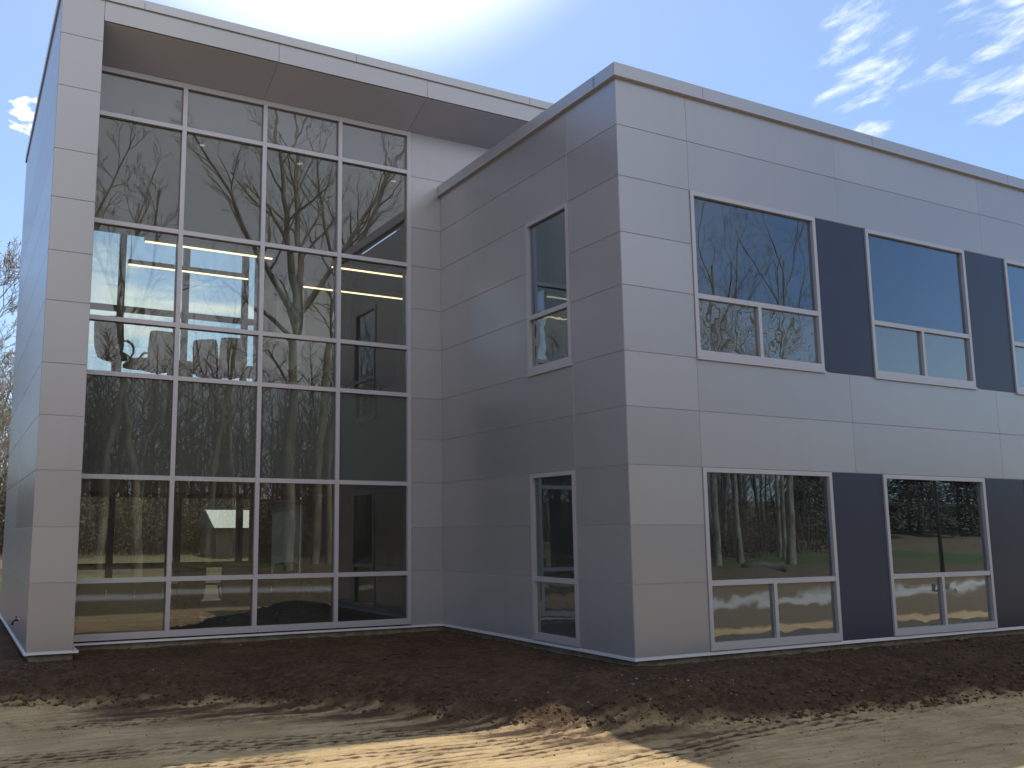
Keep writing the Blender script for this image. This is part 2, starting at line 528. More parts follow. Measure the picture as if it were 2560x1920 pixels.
for i, (a_, b_) in enumerate(wins):
    window('front', YW, a_, b_, 4.241, 6.84, UTR, (a_+b_)/2-.02, True)
    window('front', YW, a_, b_, 0.0, 2.624, LTR, (a_+b_)/2-.02, False)
window('left', XC, S1, S0, 4.241, 6.84, UTR, None, True, 'narrow window in the side wall')
window('left', XC, S1, S0, 0.0, 2.624, LTR, None, False, 'narrow window in the side wall')
for i in range(NWIN-1):
    for z0, z1 in ((0, 2.624), (4.241, 6.84)):
        mb = MB(); clad(mb, 'front', YW+.006, wins[i][1], wins[i+1][0], z0, z1)
        mb.build('infill_panel', M_navy, bld)

# ------------------------------------------------------------------ curtain wall
GX = [X1+.03, 3.256, 4.716, 6.199, 7.655]
GZ = [0.085, .946, 2.596, 4.283, 5.20, 6.844, 8.733, 9.535]
fr = MB(); inner = MB()
ms = .038
for gx in GX[1:-1]: fr.box(gx-ms, gx+ms, YG-.03, YG+.03, .02, 9.58)
fr.box(GX[-1]-ms, GR-.006, YG-.03, YG+.03, .02, 9.58)
fr.box(X1+.002, GX[0]+ms, YG-.028, YG+.03, .02, 9.58)
for k, gz in enumerate(GZ):
    h0, h1 = (gz-ms, gz+ms)
    if k == 0: h0, h1 = .02, .125
    if k == len(GZ)-1: h0, h1 = gz-.05, 9.578
    for xa, xb in zip(GX, GX[1:]): fr.box(xa+ms, xb-ms, YG-.024, YG+.028, h0, h1)
cw = fr.build('curtain_wall', M_frame, bld)
for gx in GX[1:]: inner.box(gx-ms+.004, gx+ms-.004, YG+.052, YG+.20, .0, 9.6)
for gz in GZ[1:-1]:
    for xa, xb in zip(GX, GX[1:]): inner.box(xa+ms, xb-ms, YG+.054, YG+.16, gz-ms+.006, gz+ms-.006)
inner.build('inner_mullion', M_mullin, cw)
g1 = MB(); g1u = MB(); s1 = MB(); s2 = MB()
for xa, xb in zip(GX, GX[1:]):
    for k in range(7):
        z0, z1 = GZ[k]+ms, GZ[k+1]-ms
        if k == 0: z0 = .125
        if k == 6: z1 = GZ[7]-.05
        m_ = {2: s1, 6: s2}.get(k, g1 if k < 2 else g1u)
        n0 = len(m_.v)
        m_.box(xa+ms, xb-ms, YG+.035, YG+.043, z0, z1)
        ta, tb = TONE.uniform(-.003, .003), TONE.uniform(-.003, .003)
        for q in range(n0, len(m_.v)):
            vx, vy, vz = m_.v[q]; m_.v[q] = (vx, vy+ta*(vx-(xa+xb)/2)+tb*(vz-(z0+z1)/2), vz)
g1.build('ground_floor_glass', M_glass, cw); g1u.build('upper_floor_glass', M_glass, cw); s1.build('spandrel_glass', M_span, cw); s2.build('top_spandrel_glass', M_spantop, cw)

# rear glazing of the tall block
rg = MB(); rgl = MB()
rx = [1.45, 3.32, 4.85, 6.35]
for gx in rx[1:]: rg.box(gx-.075, gx+.075, YK-.16, YK-.02, 0, 8.87)
rg.box(6.62, 7.12, YK-.3, YK-.0, -.3, 10.2)
for gz in (.94, 7.0): 
    for xa, xb in zip(rx, rx[1:]+[6.62]): rg.box(xa+.076, xb-.076 if xb < 6.6 else xb-.001, YK-.14, YK-.03, gz-.07, gz+.07)
rg.box(1.38, 6.62, YK-.3, YK-.002, 2.52, 4.35); rg.box(1.38, 6.62, YK-.3, YK-.002, 8.87, 10.2); rg.box(1.38, 6.62, YK-.3, YK-.002, -.3, .1)
rw = rg.build('rear_window_wall', M_mullin, bld)
for z0, z1 in ((.1, 2.52), (4.35, 8.87)): rgl.box(1.4, 6.62, YK-.062, YK-.054, z0, z1)
rgl.build('rear_glass', M_glass_far, rw)
mb = MB()
mb.box(7.93, XC+.3, YK-.3, YK, -.3, 10.2); mb.box(7.12, 7.93, YK-.3, YK, 2.5, 4.5); mb.box(7.12, 7.93, YK-.3, YK, 8.4, 10.2); mb.box(7.12, 7.93, YK-.3, YK, -.3, .3); mb.box(XC+.3, 9.5, YK-.3, YK, 8.46, 10.2)
mb.build('rear_wall', M_wallin, bld)

# interior: floors, ceilings, walls
mb = MB()
mb.box(X0+.31, 9.2, YG+.21, YK-.31, -.30, .0); mb.box(X0+.31, 9.2, YG+.21, YK-.31, 4.0, 4.36)
mb.box(XC+.31, XE-.31, YW+.31, YK-.31, -.31, .02); mb.box(9.21, XE-.31, YW+.31, YK-.31, 3.9, 4.26); mb.box(XC+.31, 9.209, YW+.31, YG+.02, 3.9, 4.26)
mb.build('interior_floor', M_floorin, bld)
mb = MB()
mb.box(X0+.31, 9.2, YG+.06, YK-.31, 2.62, 3.98); mb.box(X0+.31, 9.2, YG+.06, YK-.31, 8.93, 9.1)
mb.box(9.21, XE-.31, YW+.31, YK-.31, 2.72, 3.88); mb.box(XC+.31, 9.209, YW+.31, YG+.02, 2.72, 3.88)
mb.box(9.21, XE-.31, YW+.31, YK-.31, 6.95, 8.05); mb.box(XC+.31, 9.209, YW+.31, YG+.02, 6.95, 8.05)
mb.build('interior_ceiling', M_ceil, bld)
mb = MB()
mb.box(9.2, 9.35, YG+.31, YK-.31, 0, 8.9)
mb.box(9.36, XE-.4, 15.0, 15.15, .0, 8.0)
for x in (13.1, 21.0, 29.0): mb.box(x-.06, x+.06, YW+.31, 14.99, 0, 8.0)
mb.build('partition_wall', M_wallin, bld)

# ================================================================== furniture
r = empty('wall_tap', (X0-.002, 16.1, .33), 'small dark wall tap low on the left end wall of the building', 'tap')
mb = MB(); mb.tube([(0, 0, 0), (-.012, 0, 0)], [.04, .04], 14); mb.build('wall_plate', M_frame, r)
mb = MB(); mb.tube([(-.01, 0, 0), (-.07, 0, 0), (-.095, 0, -.02), (-.10, 0, -.07)], [.016, .016, .015, .019], 10); mb.build('spout', M_darkmetal, r, True)
mb = MB(); mb.tube([(-.05, 0, .012), (-.05, 0, .06)], [.007, .007], 8); mb.tube([(-.05, -.035, .062), (-.05, .035, .062)], [.009, .009], 8); mb.build('handle', M_darkmetal, r)

def make_chair(loc, rz, label):
    r = empty('office_chair', loc, label, 'chair', 'high backed leather chairs round the meeting table', rz)
    # chair faces +y, backrest on the -y side
    def slab(name, outline, zc=None):
        pass
    # backrest: curved padded slab, slightly wider at the shoulders
    def pad(rows, name):
        mb = MB(); n = 10
        secs = []
        for (z, hw, yc, th) in rows:
            sec = []
            for k in range(n*2):
                a = 2*math.pi*k/(n*2)
                ca, sa = math.cos(a), math.sin(a)
                x = hw*math.copysign(abs(ca)**.45, ca); y = th*math.copysign(abs(sa)**.6, sa)
                sec.append((x, yc + y + .25*x*x, z))
            secs.append(sec)
        vs = [p for s_ in secs for p in s_]; m_ = n*2
        fs = [(i*m_+k, i*m_+(k+1) % m_, (i+1)*m_+(k+1) % m_, (i+1)*m_+k) for i in range(len(secs)-1) for k in range(m_)]
        fs += [tuple(range(m_))[::-1], tuple((len(secs)-1)*m_+k for k in range(m_))]
        mb.add(vs, fs); return mb.build(name, M_leather, r, True)
    pad([(.44, .14, -.20, .02), (.46, .235, -.22, .045), (.60, .262, -.25, .05), (.76, .268, -.27, .05), (.80, .262, -.275, .042),
         (.815, .264, -.277, .048), (.95, .262, -.30, .05), (1.06, .25, -.315, .045), (1.10, .235, -.32, .035), (1.115, .16, -.322, .015)], 'backrest')
    mb = MB()
    rows = [(.40, .20, .20), (.42, .25, .245), (.47, .26, .255), (.50, .24, .235), (.51, .16, .16)]
    secs = []
    for z, hx, hy in rows:
        for k in range(20):
            a = 2*math.pi*k/20; ca, sa = math.cos(a), math.sin(a)
            secs.append((hx*math.copysign(abs(ca)**.5, ca), hy*math.copysign(abs(sa)**.5, sa)+.02, z))
    fs = [(i*20+k, i*20+(k+1) % 20, (i+1)*20+(k+1) % 20, (i+1)*20+k) for i in range(4) for k in range(20)] + [tuple(range(20))[::-1], tuple(80+k for k in range(20))]
    mb.add(secs, fs); mb.build('seat', M_leather, r, True)
    for s in (-1, 1):
        mb = MB()
        pts = [(s*.25, -.24, .68), (s*.29, -.12, .70), (s*.30, .06, .69), (s*.30, .17, .64), (s*.295, .19, .55), (s*.27, .12, .45), (s*.20, .06, .41)]
        mb.tube(pts, [.018, .024, .026, .024, .02, .018, .016], 8); mb.build('armrest', M_black, r, True)
    mb = MB()
    mb.tube([(0, 0, .40), (0, 0, .30), (0, 0, .12)], [.05, .028, .028], 10)
    mb.box(-.10, .10, -.12, .12, .37, .405)
    mb.build('column', M_darkmetal, r)
    mb = MB()
    for k in range(5):
        a = 2*math.pi*k/5+.3
        mb.tube([(0, 0, .13), (.16*math.cos(a), .16*math.sin(a), .11), (.31*math.cos(a), .31*math.sin(a), .075)], [.03, .022, .015], 6)
    b_ = mb.build('star_base', M_darkmetal, r)
    for k in range(5):
        mb = MB()
        a = 2*math.pi*k/5+.3; x, y = .31*math.cos(a), .31*math.sin(a)
        mb.tube([(x-.02, y, .032), (x+.02, y, .032)], [.032, .032], 8)
        mb.build('castor', M_black, b_)
    return r


FL2 = 4.362
specs = [(2.42, 16.75, rad(-28), 'meeting chair seen side on at the table end, left of all the others'),
         (3.37, 17.62, rad(4), 'upright leather meeting chair at the right of the leftmost column of panes'),
         (4.46, 17.95, rad(-36), 'narrow swivelled leather chair in the left half of the second column of panes'),
         (4.78, 17.62, rad(-6), 'broad leather chair against the sky, right half of the second column of panes'),
         (5.58, 17.55, rad(2), 'leather meeting chair in the left half of the third column of panes'),
         (6.42, 17.5, rad(-10), 'leather meeting chair in the right half of the third column of panes'),
         (7.16, 17.42, rad(3), 'leather meeting chair in the left half of the rightmost column of panes'),
         (7.97, 17.42, rad(-5), 'leather meeting chair nearest the right jamb of the curtain wall')]
c0 = make_chair((specs[0][0], specs[0][1], FL2), specs[0][2], specs[0][3])
for x, y, rz, lb in specs[1:]:
    c = copy_tree(c0); c.location = (x, y, FL2); c.rotation_euler = (0, 0, rz); c['label'] = lb


def make_table(x0, x1, y0, y1, z, label, nm='meeting_table', h=.74, mw=M_wood):
    r = empty(nm, ((x0+x1)/2, (y0+y1)/2, z), label, 'table')
    hx, hy = (x1-x0)/2, (y1-y0)/2
    mb = MB(); n = 8; pts = []
    for cx, cy, a0 in ((hx-.3, hy-.3, 0), (-hx+.3, hy-.3, 90), (-hx+.3, -hy+.3, 180), (hx-.3, -hy+.3, 270)):
        for k in range(n+1):
            a = rad(a0+90*k/n); pts.append((cx+.3*math.cos(a), cy+.3*math.sin(a)))
    N = len(pts)
    mb.add([(x, y, h-.045) for x, y in pts]+[(x, y, h) for x, y in pts],
           [tuple(range(N))[::-1], tuple(range(N, 2*N))]+[(k, (k+1) % N, N+(k+1) % N, N+k) for k in range(N)])
    mb.build('tabletop', mw, r)
    for s in (-1, 1):
        mb = MB(); mb.box(s*hx*.6-.35, s*hx*.6+.35, -.28, .28, .0, .03); mb.box(s*hx*.6-.25, s*hx*.6+.25, -.05, .05, .031, h-.046)
        mb.build('pedestal', M_darkmetal, r)
    return r


make_table(2.95, 8.4, 18.15, 19.4, FL2, 'long dark wood meeting table on the upper floor behind the row of leather chairs')
make_table(3.6, 7.2, 18.2, 19.2, 0.0, 'low dark table on the ground floor behind the bottom panes', 'work_table', .72)


for k, (x, y, rz, lb) in enumerate(((4.1, 17.75, .1, 'first'), (5.0, 17.7, -.25, 'second'), (5.9, 17.75, .2, 'third'), (6.8, 17.7, -.1, 'fourth'))):
    c = copy_tree(c0); c.location = (x, y, 0.0); c.rotation_euler = (0, 0, rz)
    c['label'] = 'dim office chair at the ground floor table, %s from the left' % lb; c['group'] = 'chairs at the ground floor table'
r = empty('cabinet', (2.75, 16.9, 0), 'low grey green cabinet behind the bottom left pane of the curtain wall', 'cabinet')
mcab = mat('cabinet_laminate', (.22, .24, .20), .5)
mb = MB(); mb.box(-.72, .72, -.24, .24, .06, .86); mb.box(-.70, .70, -.21, .22, 0, .059); mb.build('carcass', mcab, r)
mb = MB(); mb.box(-.75, .75, -.27, .26, .861, .89); mb.build('worktop', mat('cabinet_top', (.34, .33, .30), .4), r)
for k in range(3):
    mb = MB(); mb.box(-.71+k*.475, -.245+k*.475, -.262, -.241, .08, .85); d_ = mb.build('door', mcab, r)
    mb = MB(); mb.box(-.30+k*.475, -.28+k*.475, -.285, -.263, .60, .74); mb.build('handle', M_frame, d_)


def make_pendant(x0, x1, y, z, label, ceil=8.93):
    r = empty('pendant_light', ((x0+x1)/2, y, z), label, 'light', 'linear pendant lights over the meeting table')
    h = (x1-x0)/2
    mb = MB(); mb.box(-h, h, -.045, .045, .012, .10); mb.build('housing', M_fixture, r)
    mb = MB(); mb.box(-h+.01, h-.01, -.022, .022, -.008, .0115); mb.build('diffuser', M_lamp, r)
    for s in (-1, 1):
        mb = MB(); mb.tube([(s*(h-.05), 0, .10), (s*(h-.05), 0, ceil-z)], [.006, .006], 5); mb.build('cable', M_black, r)
    return r


make_pendant(2.82, 5.22, 16.42, 6.9, 'lit linear pendant, front row, crossing the first two columns of panes at the upper floor')
make_pendant(6.43, 8.83, 16.42, 6.9, 'lit linear pendant, front row, mostly behind the rightmost column of panes')
make_pendant(2.80, 5.22, 18.02, 6.9, 'lit linear pendant, back row, hanging dark against the bright sky on its cable')
make_pendant(6.43, 8.83, 18.06, 6.9, 'lit linear pendant, back row, lower of the two lines in the rightmost column of panes')
r = empty('strip_light', (10.2, 12.9, 6.3), 'dim lit strip lamp seen inside the upper narrow side window', 'light')
mb = MB(); mb.box(-.9, .9, -.04, .04, .01, .09); mb.build('housing', M_fixture, r)
mb = MB(); mb.box(-.88, .88, -.03, .03, -.01, .0095); mb.build('diffuser', emis('dim_diffuser', (1, .75, .45), .5), r)
mb = MB(); mb.tube([(0, 0, .09), (0, 0, .66)], [.006, .006], 5); mb.build('cable', M_black, r)

for i, (x, lb) in enumerate(((3.8, 'second'), (5.74, 'third'), (7.79, 'fourth'))):
    r = empty('downlight', (x, 16.42, 8.93), 'small round ceiling downlight high up behind the %s column of panes' % lb, 'light', 'downlights in the upper ceiling')
    mb = MB()
    n = 20; vs = []
    for z, rr in ((-.001, .11), (-.018, .10), (-.018, .07), (-.002, .065)):
        vs += [(rr*math.cos(2*math.pi*k/n), rr*math.sin(2*math.pi*k/n), z) for k in range(n)]
    mb.add(vs, [(a*n+k, a*n+(k+1) % n, (a+1)*n+(k+1) % n, (a+1)*n+k) for a in range(3) for k in range(n)])
    mb.build('trim_ring', M_white, r)
    mb = MB(); mb.tube([(0, 0, -.001), (0, 0, -.012)], [.05, .045], 12); mb.build('lamp', emis('downlight_lamp', (1, .93, .8), .3), r)

M_shade = bpy.data.materials.new('shade_fabric'); M_shade.use_nodes = True
_w = NT(M_shade.node_tree); _w.n.remove(_w.n['Principled BSDF'])
_d = _w.node('ShaderNodeBsdfDiffuse'); _d.inputs[0].default_value = (.5, .53, .53, 1)
_t = _w.node('ShaderNodeBsdfTranslucent'); _t.inputs[0].default_value = (.42, .46, .46, 1)
_m = _w.node('ShaderNodeMixShader'); _m.inputs[0].default_value = .4
_w.l.new(_d.outputs[0], _m.inputs[1]); _w.l.new(_t.outputs[0], _m.inputs[2]); _w.l.new(_m.outputs[0], _w.n['Material Output'].inputs['Surface'])
for z0, z1, lb in ((4.5, 8.4, 'upper'), (.3, 2.5, 'ground')):
    r = empty('roller_shade', (7.525, YK-.15, z0), 'pale roller shade drawn down over the narrow rear window, %s floor' % lb, 'shade', 'roller shades at the rear')
    mb = MB(); mb.box(-.37, .37, -.004, .004, .05, z1-z0-.08); mb.build('fabric', M_shade, r)
    mb = MB(); mb.tube([(-.39, 0, z1-z0-.05), (.39, 0, z1-z0-.05)], [.045, .045], 10); mb.build('roller', M_flash, r)
    mb = MB(); mb.box(-.37, .37, -.012, .012, .02, .05); mb.build('bottom_rail', M_flash, r)

# ================================================================== ground
def _fade(t): return t*t*t*(t*(t*6-15)+10)


_rng = np.random.RandomState(7)
_perm = _rng.permutation(512); _g = _rng.uniform(-1, 1, (512, 2)); _g /= np.linalg.norm(_g, axis=1)[:, None]


def perlin(x, y, seed=0):
    xi = np.floor(x).astype(np.int64); yi = np.floor(y).astype(np.int64)
    xf = x-xi; yf = y-yi
    def gr(ix, iy, dx, dy):
        h = _perm[(_perm[(ix+seed*57) & 511] + iy) & 511]
        g = _g[h]; return g[..., 0]*dx + g[..., 1]*dy
    u, v = _fade(xf), _fade(yf)
    a = gr(xi, yi, xf, yf); b = gr(xi+1, yi, xf-1, yf); c = gr(xi, yi+1, xf, yf-1); d = gr(xi+1, yi+1, xf-1, yf-1)
    return (a*(1-u)+b*u)*(1-v) + (c*(1-u)+d*u)*v


def fbm(x, y, oct=4, seed=0, gain=.5, lac=2.03):
    s = np.zeros_like(x); a = 1.0
    for i in range(oct):
        s += a*perlin(x, y, seed+i*3); x = x*lac+11.3; y = y*lac+5.7; a *= gain
    return s


def sst(v, a, b):
    t = np.clip((v-a)/(b-a), 0, 1); return t*t*(3-2*t)


EX = [-60, -6, .7, 1.8, 2.9, 4.0, 4.8, 5.4, 6.0, 7.0, 8.5, 10.3, 12.8, 20, 40]
EY = [13.6, 13.4, 12.85, 12.2, 11.9, 11.4, 10.4, 9.5, 8.8, 8.15, 7.85, 7.65, 7.4, 7.1, 7.0]


def height_masks(x, y):
    """returns height, soil mask, grass mask, gravel mask"""
    E = np.interp(x, EX, EY)
    w1 = fbm(x*1.1, y*1.1, 4, 1)*.5 + fbm(x*4, y*4, 3, 5)*.16
    d = y - E + w1*.36
    soil = sst(d, -.35, .35)
    # smeared soil dragged along the tracks in front of the bank
    st = fbm(x*.55+.12*y, y*5.2 + .35*x, 4, 9)
    zone = sst(d, -2.2, -.2)*sst(9.0-x, 0, 2.5)*sst(x, .6, 2.2)
    smear = np.clip(zone*(.38+.55*sst(st, -.4, .4)), 0, 1)
    smear2 = sst(fbm(x*.8, y*5+x*.5, 5, 14), .0, .5)*sst(d, -5, -.6)*.42
    bank = sst(y-E, -.25, 1.7)
    h = -.47 + .335*bank
    # ridge of pushed earth along the toe of the bank
    h += .12*np.exp(-((y-E-.35)/.38)**2)*(.6+.9*fbm(x*1.3, y*1.3, 2, 31))
    # mound of stony earth
    h += .24*np.exp(-(((x-7.75)/.95)**2 + ((y-8.6-.12*(x-7.7))/.42)**2)**1.2)
    h += .10*np.exp(-((x-10.6)/1.6)**2-((y-9.0)/.5)**2)
    h += .11*np.exp(-((x-1.4)/1.3)**2-((y-13.0)/.5)**2)
    cl = fbm(x*2.3, y*2.3, 5, 3, .55)
    fine = np.abs(fbm(x*8.5, y*8.5, 3, 21, .6))
    rough_edge = np.exp(-((y-E-.3)/.6)**2)
    h += bank*(.028*cl + .020*fine) + rough_edge*(.085*np.abs(fbm(x*4, y*4, 4, 17, .6)))
    # wheel tracks: long shallow ribbed ruts
    tr = np.zeros_like(x); rib = np.zeros_like(x)
    for (y0, sl_, cv, wd, dp, ph) in ((11.15, -.23, .016, .42, .035, 0), (9.55, -.17, .012, .40, .03, 1.3), (7.9, .10, -.006, .38, .025, 2.1), (12.1, -.30, .02, .36, .03, .7), (6.6, .22, -.01, .4, .022, 2.9), (8.75, -.08, .01, .34, .02, 4.1)):
        yc = y0 + sl_*(x-3) + cv*(x-3)**2 + .12*perlin(x*.6+ph, x*0+ph, 40)
        q = (y-yc)/wd
        m = np.exp(-q**4*1.5)
        brk = sst(fbm(x*.8, y*1.5, 3, 90+int(ph)), -.6, .1)
        rib += m*brk*(.34+.66*sst(np.sin((y-yc)*46+3.1)+1.4*fbm(x*5, y*14, 3, 95), .1, .8))  # damp soil in the grooves, also painting in groove shade the relief loses
        tr += m*(-dp*.6 + dp*.55*np.sin((y-yc)*46) + .012*np.sin((x+(y-yc)*.8)*40+ph)*(np.abs(q) > .35))*(.55+.6*fbm(x*.9, y*.9, 2, 60+int(ph)))
    flat = 1-sst(d, .2, .9)
    rib = np.clip(rib, 0, 1)*flat*sst(x, -1, 1)*sst(y, 2, 4)
    h += tr*flat*sst(y, 3.0, 5.0)*sst(14.0-y, 0, 1.5)*sst(17-x, 0, 4)
    h += (1-bank)*(.018*fbm(x*.7, y*.7, 4, 51) + .009*fbm(x*5, y*7, 4, 52))
    # land behind the viewer and to the sides
    far = sst(-y, 2, 9)
    h += 6.5*sst(-y, 45, 105)*sst(-y, 2, 9)
    h += far*(.55*np.clip(fbm(x*.10+3, y*.13, 3, 71)+.15, 0, 1) + .9*sst(-y, 14, 45))
    h += far*1.0*np.exp(-((y+8.5+1.5*np.sin(x*.21))/2.6)**2)*np.clip(.25+.9*fbm(x*.12, y*.1+4, 3, 75), 0, 1)
    side = sst(-x, 3, 14)
    h += side*.35*np.clip(fbm(x*.09, y*.09+9, 3, 77)+.2, 0, 1)
    rear = sst(y, 24, 30)
    h += rear*(.35 + .5*sst(y, 34, 60) + 6.5*sst(y, 62, 120))
    grass = np.clip(rear*sst(fbm(x*.15, y*.15, 3, 81), -.45, .1)*sst(44-y, 0, 10) + sst(-y, 15, 18)*sst(y, -30, -26)*sst(fbm(x*.1, y*.12, 3, 83)+.25*sst(x, 15, 35), -.1, .35), 0, 1)
    litter_dim = np.clip(sst(-y, 12, 18) + .8*sst(-y, -5.3, -3.6) + rear*sst(y, 38, 44) + sst(-x, 12, 20), 0, 1)  # litter; near the viewer, painted dimness that tones down the mirrored sunlit sand
    gravel = np.exp(-((y+2.2+1.0*np.sin(x*.19+.4)+.5*perlin(x*.4, x*0, 88))/(1.35+.5*perlin(x*.25, x*0+5, 89)))**4)
    soilm = np.clip(np.maximum(np.maximum(soil, smear), np.maximum(smear2, rib*.9)), 0, 1)
    soilm = np.maximum(soilm, sst(y, 16, 18)*.8*(1-rear))
    return h, soilm, grass, gravel, litter_dim


def axis(f0, f1, step, lo, hi, gr=1.09):
    a = list(np.arange(f0, f1, step)); s = step; v = f1
    while v < hi: a.append(v); s = min(s*gr, 25); v += s
    a.append(hi); s = step; v = f0-step; b = []
    while v > lo: b.append(v); s = min(s*gr, 25); v -= s
    b.append(lo); return np.array(b[::-1]+a)


xs = axis(.2, 19.0, .032, -420, 420); ys = axis(5.0, 16.0, .03, -420, 420)
Xg, Yg = np.meshgrid(xs, ys)
Hh, soilm, grassm, gravm, litdim = height_masks(Xg, Yg)
# keep the ground under the building floor
inside = ((Xg > X0+.4) & (Yg > YG+.5) & (Yg < YK-.1) & (Xg < XE)) | ((Xg > XC+.4) & (Yg > YW+.5) & (Yg < YK-.1) & (Xg < XE))
Hh[inside] = -.6
nx, ny = len(xs), len(ys)
co = np.stack([Xg, Yg, Hh], -1).reshape(-1, 3).astype(np.float32)
ii = (np.arange(ny-1)[:, None]*nx + np.arange(nx-1)[None, :]).ravel()
quads = np.stack([ii, ii+1, ii+nx+1, ii+nx], -1).astype(np.int32)
me = bpy.data.meshes.new('ground')
me.vertices.add(len(co)); me.vertices.foreach_set('co', co.ravel())
me.loops.add(quads.size); me.loops.foreach_set('vertex_index', quads.ravel())
me.polygons.add(len(quads)); me.polygons.foreach_set('loop_start', np.arange(0, quads.size, 4, dtype=np.int32))
me.polygons.foreach_set('loop_total', np.full(len(quads), 4, np.int32))
me.polygons.foreach_set('use_smooth', np.ones(len(quads), bool))
me.update(calc_edges=True)
ca = me.color_attributes.new('masks', 'FLOAT_COLOR', 'POINT')
ca.data.foreach_set('color', np.stack([soilm, grassm, gravm, litdim], -1).reshape(-1).astype(np.float32))
ground = bpy.data.objects.new('ground', me); COL.objects.link(ground)
tag(ground, 'bare dark topsoil banked against the walls giving way to tan wheel tracked sand', 'ground', kind='structure')


def ground_fn(w, p):
    P = pos(w)
    at = w.node('ShaderNodeAttribute', attribute_name='masks')
    sp = w.node('ShaderNodeSeparateColor'); w.l.new(at.outputs['Color'], sp.inputs[0])
    S, G, V, Lt = sp.outputs[0], sp.outputs[1], sp.outputs[2], at.outputs['Alpha']
    nA = w.noise(P, 1.3, 6, .6); nB = w.noise(P, 9, 6, .65); nC = w.noise(P, 55, 4, .6)
    nD = w.noise(w.mapping(P, (1.2, 9, 1), (0, 0, 0), (0, 0, rad(8))), 1.6, 6, .6)
    sand = w.mix(w.smooth(nA, .3, .7), (.44, .30, .14, 1), (.60, .44, .235, 1))
    sand = w.mix(w.smooth(nD, .42, .66, 0, .5), sand, (.25, .165, .08, 1))
    sand = w.mix(w.smooth(nC, .35, .7, 0, .5), sand, (.60, .46, .27, 1))
    sand = w.mix(w.smooth(nB, .60, .74, 0, .6), sand, (.17, .115, .07, 1))
    soil = w.mix(w.smooth(nA, .32, .68), (.060, .035, .021, 1), (.108, .064, .038, 1))
    soil = w.mix(w.smooth(nB, .42, .72, 0, .8), soil, (.165, .102, .062, 1))
    soil = w.mix(w.smooth(nC, .58, .75, 0, .6), soil, (.12, .085, .06, 1))
    soil = w.mix(w.smooth(w.noise(P, 120, 2), .70, .76, 0, .8), soil, (.30, .25, .20, 1))
    grass = w.mix(nB, (.05, .075, .018, 1), (.13, .15, .05, 1))
    grav = w.mix(nC, (.34, .35, .34, 1), (.50, .50, .48, 1))
    lit = w.mix(nB, (.095, .070, .038, 1), (.20, .155, .085, 1))  # litter colour, also used for the painted dim ground near the viewer
    sm = w.smooth(w.math('ADD', S, w.math('MULTIPLY', w.math('SUBTRACT', nB, .5), .55)), .12, .95)
    c = w.mix(sm, sand, soil)
    c = w.mix(w.smooth(w.math('ADD', Lt, w.math('MULTIPLY', w.math('SUBTRACT', nB, .5), .6)), .3, .7), c, lit)
    c = w.mix(w.smooth(w.math('ADD', G, w.math('MULTIPLY', w.math('SUBTRACT', nB, .5), .6)), .35, .65), c, grass)
    c = w.mix(V, c, grav)
    w.l.new(c, p.inputs['Base Color'])
    p.inputs['Roughness'].default_value = .95; p.inputs['Specular IOR Level'].default_value = .15
    b1 = w.node('ShaderNodeBump'); b1.inputs['Strength'].default_value = .9; b1.inputs['Distance'].default_value = .05
    hh = w.math('ADD', w.math('MULTIPLY', nB, w.math('MULTIPLY_ADD', sm, .7, .35)), w.math('MULTIPLY', nC, w.math('MULTIPLY_ADD', sm, .26, .26)))
    hh = w.math('ADD', hh, w.math('MULTIPLY', w.noise(P, 170, 3, .6), .10))
    hh = w.math('ADD', hh, w.math('MULTIPLY', nD, .35))
    w.l.new(hh, b1.inputs['Height']); w.l.new(b1.outputs[0], p.inputs['Normal'])


M_ground = mat('earth', (.3, .2, .1), .95, fn=ground_fn)
me.materials.append(M_ground)


def hgts(pl):
    a = np.array(pl, float); return height_masks(a[:, 0], a[:, 1])[0]


def hgt(x, y):
    h, *_ = height_masks(np.array([float(x)]), np.array([float(y)])); return float(h[0])


